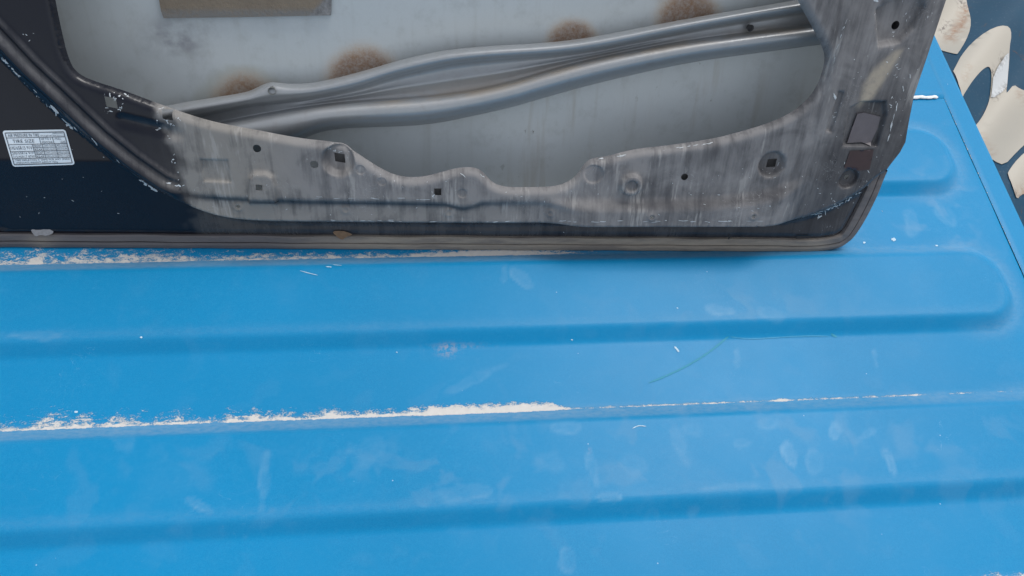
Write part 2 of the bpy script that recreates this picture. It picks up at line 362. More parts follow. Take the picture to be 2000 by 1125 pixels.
# shoulder of the box: drops to the flange outside this line
SH_PX = [(-420, -250), (-200, -70), (0, 102), (60, 165), (120, 222), (200, 287), (262, 335), (312, 368), (352, 388), (395, 408), (430, 421), (470, 428), (560, 431), (700, 432), (900, 434),
    (1200, 433), (1400, 433), (1500, 433), (1560, 428), (1618, 411), (1660, 390), (1690, 373), (1722, 345), (1760, 330), (1800, 330)]
sh = uvs(SH_PX, .022); SHOULDER = smooth(np.vstack([sh, [[sh[-1][0] + .3, sh[-1][1]], [sh[-1][0] + .3, VMAX + .3], [sh[0][0] - .0, VMAX + .3]]]), 1)
CREASE = uvs([(330, 368), (390, 379), (440, 384), (600, 391), (800, 394), (870, 396), (890, 401), (905, 404), (920, 401), (940, 394), (1050, 394), (1120, 402), (1250, 404), (1380, 400), (1460, 393), (1520, 380), (1560, 362), (1610, 325)], W_BOX)
RIDGE_R = uvs([(1470, 450), (1505, 385), (1548, 335), (1585, 262), (1604, 200), (1626, 120), (1642, 45), (1655, -10), (1672, -120)], W_BOX)
LEFT_BEAD = uvs([(-250, -170), (0, 66), (60, 130), (120, 186), (200, 262), (262, 312), (320, 352), (350, 366)], W_BOX)
def C(x, y): return uv(x, y, W_BOX)
PXM = np.linalg.norm(C(1001, 320) - C(1000, 320))        # metres per photo pixel along the door
BOSSES = [  # centre px, radius px, height m (negative = dished), edge softness px
    ((660, 315), 33, -.0095, 13), ((1508, 322), 29, -.0095, 12), ((1232, 360), 25, .0065, 9), ((1232, 360), 13, -.003, 5), ((1160, 341), 21, -.0018, 7),
    ((1665, 356), 23, -.006, 9), ((903, 378), 10, -.0008, 3), ((746, 355), 9, -.0006, 3), ((704, 332), 10, -.0008, 3)]
def rect(cx, cy, wx, wy, r=0, skew=0): return [(cx - wx / 2 - skew, cy - wy / 2), (cx + wx / 2 - skew, cy - wy / 2 + r), (cx + wx / 2 + skew, cy + wy / 2 + r), (cx - wx / 2 + skew, cy + wy / 2)]
PADS = [(uvs(rect(421, 333, 52, 42, 2, 3), W_BOX), -.0025, .004), (uvs([(486, 400), (488, 345), (498, 337), (520, 336), (534, 344), (540, 362), (540, 400)], W_BOX), .005, .006),
        (uvs([(1718, 22), (1760, 0), (1812, -22), (1816, 20), (1794, 58), (1766, 86), (1724, 92)], W_BOX), -.009, .009),
        (uvs([(1664, 214), (1690, 203), (1738, 205), (1740, 232), (1722, 292), (1652, 288)], W_BOX), -.006, .006),
        (uvs([(1640, 180), (1650, 182), (1626, 260), (1616, 256)], W_BOX), -.003, .004)]
HEM0 = uvs([(-420, 479), (0, 479), (800, 484), (1590, 488), (1636, 481), (1666, 461), (1712, 378), (1722, 356)], .002)
def panel_w(P):
    n = len(P)
    s = sdf(P, SHOULDER)
    fl = W_FL + np.where(P[:, 0] < .30, .15 * np.clip(P[:, 1] - .012, 0, .6) * (1 - sstep(.18, .30, P[:, 0])), 0)      # flange tips forward on the left
    fl = np.minimum(fl, W_BOX - .008)
    fl = .0005 + (fl - .0005) * sstep(.012, .024, seg_dist(P, HEM0, False))
    box = np.full(n, W_BOX)
    c = side_dist(P, CREASE)                       # positive above
    cw = uv(1050, 390, W_BOX)[0]; cl = uv(395, 390, W_BOX)[0]; cr = uv(1575, 390, W_BOX)[0]
    k = sstep(cw, cw + .06, P[:, 0]); kl = sstep(cl - .02, cl + .03, P[:, 0]) * (1 - sstep(cr - .04, cr, P[:, 0]))
    box += kl * (1 - k) * (-.0045 * (1 - sstep(-.007, .001, c))) + kl * k * (.0085 * (1 - sstep(-.003, .010, c)))
    r = -side_dist(P, RIDGE_R)                     # positive to the right
    box += -.13 * np.clip(r - .004, 0, .2) - .0012 * np.exp(-(r / .003) ** 2) + .0035 * np.exp(-((r + .018) / .010) ** 2) * 0
    b = side_dist(P, LEFT_BEAD); lx = 1 - sstep(uv(330, 360, W_BOX)[0], uv(362, 372, W_BOX)[0], P[:, 0])
    box += lx * (.0065 * np.exp(-((b + .006) / .0065) ** 2) + .003 * np.exp(-((b - .008) / .003) ** 2))
    # short swage under the square holes
    sw = seg_dist(P, uvs([(240, 236), (290, 248), (345, 262)], W_BOX), False); box -= .0035 * np.exp(-(sw / .005) ** 2)
    for (cx, cy), rad, h, soft in BOSSES:
        d = np.linalg.norm(P - C(cx, cy), axis=1) / PXM
        box += h * (1 - sstep(rad - soft * .7, rad, d))
    for poly, h, soft in PADS: box += h * sstep(-soft * .3, soft * .3, sdf(P, poly))
    for hx, hy, hr in SMALL:
        d = np.linalg.norm(P - C(hx, hy), axis=1); box += .0012 * np.exp(-((d - hr * PXM * 1.6) / (.6 * hr * PXM)) ** 2)
    wl = .0045 + .0065 * sstep(.20, .30, P[:, 0])
    wv = fl + (box - fl) * np.clip((s + wl) / (wl + .0015), 0, 1) ** 1.2
    d = sdf(P, OPEN)                               # rolled lip round the service opening
    wv -= .009 * (1 - np.sqrt(np.clip(1 - (1 - np.clip(-d / .0075, 0, 1)) ** 2, 0, 1)))
    wv += .0022 * np.exp(-((-d - .012) / .005) ** 2) * 0
    wv += .00012 * noise2(P, 28, 11) + .00004 * noise2(P, 90, 12)
    return wv
SMALL = [(463, 407, 4.5), (674, 413, 4), (877, 418, 4.5), (1075, 418, 4), (1270, 418, 4), (1467, 416, 4)]
HOLES = [uvs(rect(217, 198, 22, 20, 4, 2), W_BOX), uvs(rect(326, 223, 20, 17, 4, 2), W_BOX), circle(C(502, 290), 7.6 * PXM), uvs(rect(508, 362, 13, 11, 1), W_BOX),
         circle(C(614, 321), 7.8 * PXM), uvs(rect(663, 309, 20, 17, 3, 1), W_BOX - .006), uvs(rect(855, 374.5, 14, 13, 0), W_BOX), circle(C(1337, 345.5), 7 * PXM),
         uvs(rect(1509, 321, 18, 16, -1, -2), W_BOX - .006), circle(uv(1748, 49, .012), 8 * PXM), circle(C(1665, 356), 5 * PXM)] + [circle(C(x, y), r * PXM * .75, 12) for x, y, r in SMALL[:1] + SMALL[4:]]
FU0, FU1, FV1 = uv(-25, 300, W_BOX)[0] - .02, 9, uv(1000, -25, 0)[1]
fine = lambda G: (G[:, 0] > FU0) & (G[:, 1] < FV1)
ex = [offset_pts(OPEN, [-.0008, -.0018, -.003, -.0045, -.006, -.0075, .0008, .0018, .003, .0045, .006, .0075], .003)]
for (cx, cy), rad, h, soft in BOSSES:
    for k in np.linspace(rad - soft * .7, rad, 6): ex.append(circle(C(cx, cy), k * PXM, 40))
for hx, hy, hr in SMALL:
    for k in (1.0, 1.6, 2.2): ex.append(circle(C(hx, hy), k * hr * PXM, 16))
for poly, h, soft in PADS: ex.append(offset_pts(poly, np.linspace(-soft * .3, soft * .3, 5), .002))
ex.append(offset_pts(LEFT_BEAD, np.linspace(-.016, .014, 16), .0025, False))
ex.append(offset_pts(SHOULDER[:-20], np.linspace(-.012, .004, 8), .0022, False))
PV, PF = cdt(OUTL, [OPEN] + HOLES, .0034, np.vstack(ex), fine)
PW = panel_w(PV)
pxy = px_of(door_xyz(PV[:, 0], PV[:, 1], PW)); X_, Y_ = pxy[:, 0], pxy[:, 1]
# --- how dirty and chipped each place is; dust also holds painted highlights
s_ = sdf(PV, SHOULDER); d_op = -sdf(PV, OPEN); c_ = side_dist(PV, CREASE); r_r = -side_dist(PV, RIDGE_R)
edge_l = 340 + (Y_ - 300) * .30 + 16 * noise2(PV, 60, 51) + 10 * noise2(PV, 160, 52)
dust = sstep(-14, 18, X_ - edge_l) * (.82 - .14 * sstep(560, 760, X_) - .04 * sstep(1100, 1450, X_))
dust += .22 * np.exp(-((X_ - 830) / 260) ** 2 - ((Y_ - 410) / 30) ** 2) + .20 * np.exp(-((X_ - 430) / 110) ** 2 - ((Y_ - 330) / 70) ** 2)
dust *= 1 - .80 * np.exp(-((c_ + .004) / .0045) ** 2) * (1 - sstep(uv(900, 0)[0], uv(1100, 0)[0], PV[:, 0]))       # less dust along the crease
dust *= 1 - .55 * sstep(.0, .06, r_r) * sstep(150, 260, Y_)
dust *= 1 - .55 * np.exp(-((c_ - .0035) / .0045) ** 2) * sstep(1120, 1250, X_) * (1 - sstep(1500, 1570, X_))
dust *= (.22 + .30 * sstep(1480, 1600, X_)) + (.78 - .30 * sstep(1480, 1600, X_)) * sstep(-.006, .001, s_)
dust = np.where((X_ > 1560) & (Y_ < 260), np.maximum(dust, .42 - .30 * sstep(.06, .12, r_r)), dust)
dust += .26 * np.exp(-((d_op - .005) / .004) ** 2) * sstep(300, 380, X_) + .06 * np.exp(-(d_op / .005) ** 2)  # pale rim painted along the lip as its highlight
b_ = side_dist(PV, LEFT_BEAD); dust += (X_ < 350) * (.30 * np.exp(-((b_ + .0005) / .0035) ** 2) + .16 * np.exp(-((b_ - .0105) / .002) ** 2))  # pale bands on the left bead paint in its sky reflection
dust += .10 * (X_ < 350) * np.exp(-(seg_dist(PV, uvs([(240, 234), (290, 245), (345, 259)], W_BOX), False) / .003) ** 2)  # faint streak on the swage, painted like the bead's reflection
dust = np.clip(np.maximum(dust, .004), 0, 1)
brown = np.clip(np.exp(-((X_ - 430) / 150) ** 2) * .8 + .5 * np.exp(-((X_ - 800) / 260) ** 2 - ((Y_ - 415) / 25) ** 2), 0, 1)
tan = sstep(-.004, .004, sdf(PV, uvs([(1752, 98), (1764, 99), (1735, 145), (1704, 190), (1680, 212), (1676, 205), (1684, 165), (1704, 135)], .022)))
chip = .52 * np.exp(-((s_ + .001) / .0035) ** 2) * (.75 + .25 * np.sin(X_ * .021))
chip = np.maximum(chip, .43 * np.exp(-((c_ - .001) / .003) ** 2) * (X_ < 1060) * (X_ > 380))
chip = np.maximum(chip, .36 * np.exp(-((d_op - .007) / .006) ** 2))
for hx, hy in ((217, 200), (326, 228), (663, 295), (1509, 321)): chip = np.maximum(chip, .47 * np.exp(-((np.hypot(X_ - hx, Y_ - hy) - 20) / 12) ** 2))
chip = np.maximum(chip, .41 * ((X_ > 1560) & (r_r > .02)))
chip = np.maximum(chip, .37 * (X_ > 340)); chip = np.maximum(chip, .30)

def panel_material():
    m = NT('dark_door_paint')
    v = m.coord((1, 1, 1))
    st = m.noise(75, 5, .62, vec=m.coord((1, .14, .14))); st2 = m.noise(330, 4, .6, vec=m.coord((1, .10, .10))); bl = m.noise(22, 5, .62, dist=.5); gr = m.noise(600, 3, .7)
    dm = m.math('ADD', m.math('MULTIPLY', st, .55), m.math('ADD', m.math('MULTIPLY', bl, .55), m.math('MULTIPLY', st2, .20)))
    dm = m.ramp(dm, .42, .88, .45, 1.7)
    dust = m.math('MINIMUM', m.math('MULTIPLY', m.attr('dust'), dm), .96)  # mask carries real dust and the painted highlights
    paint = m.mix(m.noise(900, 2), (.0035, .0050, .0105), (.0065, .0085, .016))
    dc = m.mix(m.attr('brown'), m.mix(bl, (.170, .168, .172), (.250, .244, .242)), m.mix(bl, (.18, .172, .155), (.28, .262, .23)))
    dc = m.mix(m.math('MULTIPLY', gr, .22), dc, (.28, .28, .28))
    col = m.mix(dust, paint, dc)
    pale = m.math('MULTIPLY', m.ramp(m.math('MULTIPLY', st2, m.ramp(m.noise(28, 4, .65, vec=m.coord((1, .35, .35))), .35, .65)), .42, .60), m.ramp(m.attr('dust'), .2, .6)); col = m.mix(m.math('MULTIPLY', pale, .42), col, (.37, .365, .35))
    tn = m.math('MULTIPLY', m.attr('tan'), m.ramp(m.noise(120, 4), .25, .55, .55, 1))
    col = m.mix(tn, col, (.34, .30, .24))
    # hairline scratches and chips down to the primer
    warp = m.noise(110, 4, .65, dist=1.6, vec=m.coord((1, .8, .8))); warp2 = m.noise(420, 3, .6)
    cn = m.math('ADD', m.math('MULTIPLY', warp, .75), m.math('MULTIPLY', warp2, .25))
    ch = m.ramp(m.math('SUBTRACT', m.attr('chip'), m.math('SUBTRACT', 1.0, cn)), .045, .075)
    hair = m.noise(48, 2, .5, dist=3.5); hair = m.ramp(m.math('ABSOLUTE', m.math('SUBTRACT', hair, .5)), .006, .0)
    hair = m.math('MULTIPLY', hair, m.math('MULTIPLY', m.ramp(m.noise(17, 3), .52, .66), m.ramp(m.attr('dust'), .1, .4)))
    col = m.mix(m.math('MULTIPLY', hair, .45), col, (.50, .52, .53))
    col = m.mix(ch, col, (.62, .66, .68)); m.base(col)
    m.rough(m.math('ADD', .17, m.math('MULTIPLY', m.math('MAXIMUM', dust, ch), .55)))
    m.b.inputs['Specular IOR Level'].default_value = .27
    h = m.math('MULTIPLY', dust, m.math('MULTIPLY', gr, .2))
    h = m.math('ADD', h, m.math('MULTIPLY', ch, .15))
    m.bump(h, .35, .0016)
    return m.m
M_PANEL = panel_material()
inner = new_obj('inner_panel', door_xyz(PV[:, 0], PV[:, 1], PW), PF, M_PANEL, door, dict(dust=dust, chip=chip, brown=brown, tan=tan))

# outer skin seen through the opening
SKIN_W = -.042
so_px = [(-420, 479), (0, 479), (800, 484), (1590, 487), (1640, 484), (1664, 465), (1690, 425), (1712, 378), (1720, 362)]
sk = [uv(x, y, .0) for x, y in so_px] + [[OUTL[-3][0] + .0, OUTL[-3][1]], [OUTL[-2][0], VMAX - .01], [OUTL[-1][0], VMAX - .01]]
SKIN_OUT = np.array(sk)
SV, SF = cdt(SKIN_OUT - 0, [], .007)
de = np.minimum(seg_dist(SV, SKIN_OUT[:9], False), .09)
SW = -.002 + (SKIN_W + .002) * np.sqrt(np.clip(1 - (1 - np.clip(de / .075, 0, 1)) ** 2, 0, 1)) - .006 * np.sin(np.clip(SV[:, 1] / .35, 0, 1) * math.pi)
spx = px_of(door_xyz(SV[:, 0], SV[:, 1], SW)); sx, sy = spx[:, 0], spx[:, 1]
mast = np.zeros(len(SV)); halo = np.zeros(len(SV)); soot = np.zeros(len(SV))
for cx, cy, r, k in ((476, 200, 72, .85), (708, 158, 82, 1.0), (1118, 86, 58, 1.0), (1345, 40, 74, 1.0)):
    d = np.hypot(sx - cx, (sy - cy) * 1.05); mast = np.maximum(mast, k * (1 - sstep(r * .30, r * 1.32, d)))
halo = .8 * (1 - sstep(92, 100, np.hypot(sx - 472, (sy - 218) * 1.05)))
soot = .95 * np.exp(-((sx - 345) / 60) ** 2 - ((sy - 75) / 38) ** 2) + .15 * np.exp(-((sx - 470) / 160) ** 2 - ((sy - 45) / 16) ** 2)
drip = 1.7 * np.exp(-((sx - 1080) / 90) ** 2) * (sy > 170) * .5 + .9 * np.exp(-((sx - 1350) / 110) ** 2) * (sy > 120) * (sy < 250)
def skin_material():
    m = NT('grey_primer_skin')
    bl = m.noise(7, 4, .55); gr = m.noise(500, 2, .7); st = m.noise(60, 4, .6, vec=m.coord((1, .08, .08)))
    col = m.mix(bl, (.42, .47, .485), (.50, .54, .55)); col = m.mix(m.math('MULTIPLY', gr, .15), col, (.30, .32, .33))
    col = m.mix(m.math('MULTIPLY', m.ramp(m.noise(42, 5, .7), .48, .74), .30), col, (.27, .28, .275)); col = m.mix(m.math('MULTIPLY', m.ramp(st, .5, .8), .30), col, (.30, .30, .285))
    col = m.mix(m.math('MULTIPLY', m.attr('halo'), .55), col, (.33, .34, .29))
    mm = m.ramp(m.math('SUBTRACT', m.attr('mastic'), m.math('ADD', m.math('MULTIPLY', m.noise(420, 4, .8), .34), m.math('MULTIPLY', m.noise(60, 4, .7), .26))), -.22, .46)
    col = m.mix(m.math('MULTIPLY', mm, m.ramp(m.noise(240, 5, .75), .3, .65, .55, .95)), col, m.mix(m.ramp(m.math('ADD', m.attr('mastic'), m.math('MULTIPLY', m.noise(45, 5, .7), .5)), .45, 1.15), (.43, .315, .21), (.22, .130, .075)))
    col = m.mix(m.math('MULTIPLY', m.attr('soot'), m.ramp(m.noise(35, 4, .6), .25, .65)), col, (.16, .165, .19))
    dr = m.math('MULTIPLY', m.attr('drip'), m.ramp(st, .50, .75)); col = m.mix(m.math('MULTIPLY', dr, .5), col, (.30, .25, .19))
    sp = m.math('MULTIPLY', m.attr('drip'), m.ramp(m.noise(95, 4, .7, vec=m.coord((1, .5, .5))), .66, .74)); col = m.mix(sp, col, (.07, .05, .03))
    m.base(col); m.rough(m.math('ADD', .42, m.math('MULTIPLY', mm, .4))); m.b.inputs['Metallic'].default_value = 0
    m.bump(m.math('ADD', m.math('MULTIPLY', gr, .1), m.math('MULTIPLY', mm, m.noise(160, 4))), .35, .001)
    return m.m
M_SKIN = skin_material()
new_obj('outer_skin', door_xyz(SV[:, 0], SV[:, 1], SW), SF, M_SKIN, door, dict(mastic=mast, halo=halo, soot=soot, drip=drip))

# impact beam: one pressing with two tubes and a valley between
WB = -.022
ut = [(250, 222), (350, 203), (430, 190), (485, 181), (508, 169), (525, 162), (540, 162), (560, 165), (600, 165), (640, 158), (700, 143), (760, 125), (820, 109), (880, 98), (960, 91), (1040, 87), (1120, 80), (1200, 66), (1300, 46), (1400, 28), (1500, 11), (1560, 1), (1650, -14)]
ub = [(250, 258), (350, 236), (430, 219), (500, 205), (560, 199), (620, 192), (700, 175), (760, 154), (830, 137), (900, 123), (1000, 115), (1080, 110), (1160, 100), (1260, 79), (1400, 51), (1500, 35), (1575, 24), (1650, 12)]
lt = [(250, 278), (350, 256), (430, 240), (500, 226), (600, 208), (680, 199), (760, 194), (840, 188), (920, 178), (1000, 160), (1060, 141), (1140, 119), (1240, 98), (1340, 80), (1440, 67), (1590, 48), (1650, 40)]
lb = [(250, 345), (350, 325), (500, 296), (570, 280), (600, 266), (625, 256), (660, 250), (720, 247), (790, 245), (850, 240), (920, 226), (1000, 208), (1060, 190), (1150, 165), (1250, 141), (1350, 120), (1450, 106), (1600, 86), (1650, 80)]
def curve(pts, xs):
    p = smooth(pts, 2, False); return np.interp(xs, p[:, 0], p[:, 1])
bxs = np.linspace(255, 1648, 330)
yut, yub, ylt, ylb = (curve(k, bxs) for k in (ut, ub, lt, lb))
prof = []   # (row parameter, fn of column -> y px, w)
BV, BW = [], []
rows = []
def row(y, wv): rows.append((y, wv))
flat = np.exp(-((bxs - 531) / 34) ** 2)            # the flattened pad round the bolt hole
row(yut - 1.5, np.full_like(bxs, WB - .012))
for t in np.linspace(0, 1, 13):
    h = math.sqrt(max(0, 1 - (2 * t - 1) ** 2)); row(yut + (yub - yut) * t, WB - .010 + .017 * h * (1 - .25 * flat) + .004 * flat)
vd = WB - .008 - .004
for t in (.12, .25, .42, .5, .58, .75, .9):
    bump_ = .0035 * math.exp(-((t - .5) / .10) ** 2) * sstep(560, 680, bxs) * (1 - sstep(1230, 1330, bxs))
    row(yub + (ylt - yub) * t, vd + bump_ + 0 * bxs)
for t in np.linspace(0, 1, 15):
    h = math.sqrt(max(0, 1 - (2 * t - 1) ** 2)); row(ylt + (ylb - ylt) * t, WB - .010 + .021 * h)
row(ylb + 1.5, np.full_like(bxs, WB - .013))
V3, att = [], []
for k, (y, wv) in enumerate(rows):
    for i, x in enumerate(bxs):
        a = uv(x, y[i], float(np.broadcast_to(wv, bxs.shape)[i])); V3.append((a[0], a[1], float(np.broadcast_to(wv, bxs.shape)[i])))
        att.append(.8 * max(0, 1 - abs(k - 22) / 4.5) * sstep(560, 760, np.array([x]))[0])
V3 = np.array(V3); nb = len(bxs)
bf = [(k * nb + i, k * nb + i + 1, (k + 1) * nb + i + 1, (k + 1) * nb + i) for k in range(len(rows) - 1) for i in range(nb - 1)]
def beam_material():
    m = NT('grey_beam_coating'); gr = m.noise(700, 3, .7); bl = m.noise(14, 4)
    col = m.mix(bl, (.30, .32, .335), (.37, .385, .395)); col = m.mix(m.math('MULTIPLY', gr, .25), col, (.26, .28, .30))
    du = m.math('MULTIPLY', m.attr('dust'), m.ramp(m.noise(45, 5, .65, vec=m.coord((.35, 1, 1))), .35, .65))
    col = m.mix(m.math('MULTIPLY', du, .9), col, (.36, .29, .21))
    col = m.mix(m.math('MULTIPLY', m.ramp(m.noise(75, 5, .7), .48, .72), .30), col, (.24, .235, .22))
    chv = m.ramp(m.noise(160, 4, .7), .70, .74); col = m.mix(m.math('MULTIPLY', chv, .4), col, (.55, .57, .58))
    m.base(col); m.b.inputs['Metallic'].default_value = .35; m.rough(m.math('ADD', .33, m.math('MULTIPLY', du, .35)))
    m.bump(gr, .15, .0006); return m.m
M_BEAM = beam_material()
beam = new_obj('impact_beam', door_xyz(V3[:, 0], V3[:, 1], V3[:, 2]), bf, M_BEAM, door, dict(dust=att))
# bolt holes in the beam: short sunk sleeves
M_HOLE = plain('hole_wall', (.17, .17, .165), .7); M_DARK = plain('dark_hole', (.012, .012, .014), .8)
def sleeve(name, cx, cy, w0, r, depth, mat, parent, n=24, tilt=0):
    V, Fc = [], []
    c = uv(cx, cy, w0)
    for k, (rr, ww) in enumerate(((r * 1.12, w0), (r, w0 + .0004), (r * .93, w0 - depth), (r * .0001, w0 - depth))):
        for p in circle(c, rr * PXM, n): V.append(door_xyz(p[0], p[1], ww))
    for k in range(3):
        for j in range(n): Fc.append((k * n + j, k * n + (j + 1) % n, (k + 1) * n + (j + 1) % n, (k + 1) * n + j))
    return new_obj(name, V, Fc, mat, parent)

# folded hem along the bottom and round the lower front corner
HEM_PX = [(-420, 479), (-200, 479), (0, 479), (300, 481), (800, 484), (1200, 486), (1500, 488), (1580, 488), (1612, 486.5), (1636, 481.5), (1652, 474), (1666, 461), (1690, 424), (1708, 386), (1720, 357), (1730, 333)]
hem = smooth(uvs(HEM_PX, .002), 3, False); hem = resample(hem, .004, False)
ht = np.gradient(hem, axis=0); ht /= np.linalg.norm(ht, axis=1)[:, None]; hn = np.stack([-ht[:, 1], ht[:, 0]], 1)
HPROF = [(a * 1.08, b) for a, b in [(-.0005, -.004), (-.0022, -.001), (-.0022, .002), (-.0005, .0042), (.003, .0052), (.0058, .0050), (.0064, .0036), (.0070, .0036), (.0076, .0062), (.0135, .0068), (.0152, .0062), (.0160, .0035), (.0166, -.001)]]
hv, hf, hd = [], [], []
for i, p in enumerate(hem):
    for a, b in HPROF:
        q = p + hn[i] * a * (1 + .03 * math.sin(i * .21)) ; hv.append((*q, b + .0003 * math.sin(i * .37)))
hv = np.array(hv); nh = len(HPROF)
for i in range(len(hem) - 1):
    for j in range(nh - 1): hf.append((i * nh + j, (i + 1) * nh + j, (i + 1) * nh + j + 1, i * nh + j + 1))
H3 = door_xyz(hv[:, 0], hv[:, 1], hv[:, 2]); hx = px_of(H3)[:, 0]
hd = .10 + .80 * sstep(480, 760, hx) * (1 - .25 * sstep(1450, 1600, hx)) * (1 - .85 * sstep(1590, 1660, hx)) + .5 * np.exp(-((hx - 80) / 26) ** 2)
def hem_material():
    m = NT('dusty_hem'); st = m.noise(120, 5, .65, vec=m.coord((.15, 1, 1))); g = m.noise(400, 3, .7)
    d = m.math('MULTIPLY', m.attr('dust'), m.ramp(m.math('ADD', m.math('MULTIPLY', st, .8), m.math('MULTIPLY', g, .2)), .25, .6, .45, 1.1))
    col = m.mix(m.math('MINIMUM', d, 1.0), m.mix(st, (.045, .042, .048), (.115, .108, .116)), m.mix(st, (.15, .132, .112), (.32, .285, .235)))
    m.base(col); m.rough(m.math('ADD', .5, m.math('MULTIPLY', d, .4))); m.bump(m.math('ADD', st, m.math('MULTIPLY', g, .4)), .3, .0008)
    return m.m
new_obj('hem_flange', H3, hf, hem_material(), door, dict(dust=hd), shade=False)

# ------------------------------------------------------------------ small things on the door
def surf_patch(name, pts_px, surf, lift, mat, parent, spacing=.003, thick=0.0, attrs=None, guess=W_BOX, w_fixed=None, smooth_n=0):
    """a thin sheet that follows a door surface: surf(P) -> w"""
    q = uvs(pts_px, guess)
    for _ in range(3):
        ws = np.full(len(q), w_fixed) if w_fixed is not None else surf(q)
        q = uvs(pts_px, ws)
    if smooth_n: q = smooth(q, smooth_n)
    V, Fc = cdt(q, [], spacing, step=spacing)
    ws = (np.full(len(V), w_fixed) if w_fixed is not None else surf(V)) + lift
    P3 = door_xyz(V[:, 0], V[:, 1], ws); fl = [tuple(f) for f in Fc]
    if thick:
        n = len(V); P3 = np.vstack([P3, door_xyz(V[:, 0], V[:, 1], ws - thick)]); cnt = {}
        for f in Fc:
            for a, b in ((f[0], f[1]), (f[1], f[2]), (f[2], f[0])): cnt[(a, b)] = 1
        for (a, b) in cnt:
            if (b, a) not in cnt: fl.append((b, a, a + n, b + n))
    px = px_of(P3)
    return new_obj(name, P3, fl, mat, parent, attrs(px) if attrs else None, shade=not thick)
def skin_w(P):
    de = np.minimum(seg_dist(P, SKIN_OUT[:9], False), .09)
    return -.002 + (SKIN_W + .002) * np.sqrt(np.clip(1 - (1 - np.clip(de / .075, 0, 1)) ** 2, 0, 1)) - .006 * np.sin(np.clip(P[:, 1] / .35, 0, 1) * math.pi)

# sound damping pad stuck to the outer skin
def pad_material():
    m = NT('damping_pad'); n = m.noise(45, 5, .65); f = m.noise(300, 4, .7)
    col = m.mix(n, (.13, .10, .07), (.25, .20, .14)); col = m.mix(m.math('MULTIPLY', f, .4), col, (.22, .20, .17))
    col = m.mix(m.math('MULTIPLY', m.attr('edge'), m.ramp(f, .3, .6, .5, 1)), col, (.17, .17, .165))
    col = m.mix(m.attr('torn'), col, m.mix(m.noise(220, 4), (.03, .03, .03), (.36, .36, .36)))
    m.base(col); m.rough(.75); m.bump(m.math('ADD', n, f), .6, .0012); return m.m
surf_patch('damping_pad', [(300, -60), (312, -8), (317, 20), (322, 34), (470, 32), (647, 28.5), (648, 0), (652, -60)], skin_w, .004, pad_material(), door, .003, .0035,
           lambda px: dict(edge=.9 * sstep(14, 24, px[:, 1]), torn=sstep(-5, 4, (px[:, 0] - 606) + (px[:, 1] - 29) * .9 * 1.0)))
# bolt holes of the beam
sleeve('bolt_hole', 531, 178, WB + .0086, 7.0, .006, plain('bolt_hole_grey', (.20, .21, .20), .6), beam)
sleeve('bolt_hole', 1466, 55, WB - .004, 6.0, .004, plain('bolt_hole_dark', (.05, .052, .055), .6), beam)
sleeve('hinge_hole', 1748, 49, .0115, 8.5, .008, M_DARK, door)  # dark sleeve added to give this hole its shade
# grey cups added behind the square and plugged holes to shade them
M_HOLE_SHADE = plain('hole_shade_grey', (.13, .132, .132), .6)
for hx_, hy_, w_, r_s in ((663, 309, W_BOX - .0105, 12), (1509, 321, W_BOX - .0115, 12), (855, 374.5, W_BOX - .001, 10), (1337, 345.5, W_BOX - .001, 9), (1665, 356, .012, 7), (326, 223, W_BOX - .020, 0)):
    if r_s:
        q = uv(hx_, hy_, w_); V_, F_ = [], []
        for rr_, ww_ in ((r_s, w_ - .0008), (r_s, w_ - .008), (.01, w_ - .008)):
            for p_ in circle(q, rr_ * PXM * 1.25, 12): V_.append(door_xyz(p_[0], p_[1], ww_))
        F_ = [(k * 12 + j, k * 12 + (j + 1) % 12, (k + 1) * 12 + (j + 1) % 12, (k + 1) * 12 + j) for k in range(2) for j in range(12)]
        new_obj('hole_shade_cup', V_, F_, M_HOLE_SHADE, door)
# tyre pressure label
LBL = np.array([(4.9, 254.7), (128, 252.4), (147, 321.3), (25.8, 325.3)])
def lab_px(s, t):
    a = LBL[0] + (LBL[1] - LBL[0]) * s; b = LBL[3] + (LBL[2] - LBL[3]) * s; return a + (b - a) * t
def lab_w(q): return panel_w(q)
def lab_xyz(st, lift):
    px = [lab_px(s, t) for s, t in st]; q = uvs(px, .02)
    for _ in range(3): q = uvs(px, lab_w(q))
    return door_xyz(q[:, 0], q[:, 1], lab_w(q) + lift)
rc = []
for cx, cy, a0 in ((.955, .93, 0), (.045, .93, 90), (.045, .07, 180), (.955, .07, 270)):
    for k in range(6):
        a = math.radians(a0 + 18 * k); rc.append((cx + .045 * math.cos(a), cy + .07 * math.sin(a)))
lbl_st, lbl_f = cdt(np.array(rc), [], .06)
M_LABEL = plain('label_white', (.80, .86, .89), .35, coat=.3, var=.03); M_INK = plain('label_ink', (.055, .065, .085), .6)
label = new_obj('tyre_label', lab_xyz(lbl_st, .0006), lbl_f, M_LABEL, door)
label['label'] = 'white tyre pressure sticker with rows of black print'
def ink_box(s0, s1, t0, t1):
    n = max(2, int((s1 - s0) / .08) + 1); m_ = max(2, int((t1 - t0) / .08) + 1)
    st = [(s0 + (s1 - s0) * i / (n - 1), t0 + (t1 - t0) * j / (m_ - 1)) for j in range(m_) for i in range(n)]
    return st, [(j * n + i, j * n + i + 1, (j + 1) * n + i + 1, (j + 1) * n + i) for j in range(m_ - 1) for i in range(n - 1)]
ist, ifc = [], []
def add_ink(st, fc):
    b = len(ist); ist.extend(st); ifc.extend(tuple(b + i for i in f) for f in fc)
S0, S1, T0, T1 = .035, .968, .065, .945
lt_, ls_ = .011, .0058
for t in (T0, T1): add_ink(*ink_box(S0, S1, t - lt_, t + lt_))
for s in (S0, S1): add_ink(*ink_box(s - ls_, s + ls_, T0, T1))
for t in (.205, .39, .585, .78): add_ink(*ink_box(S0, S1, t - lt_ * .7, t + lt_ * .7))
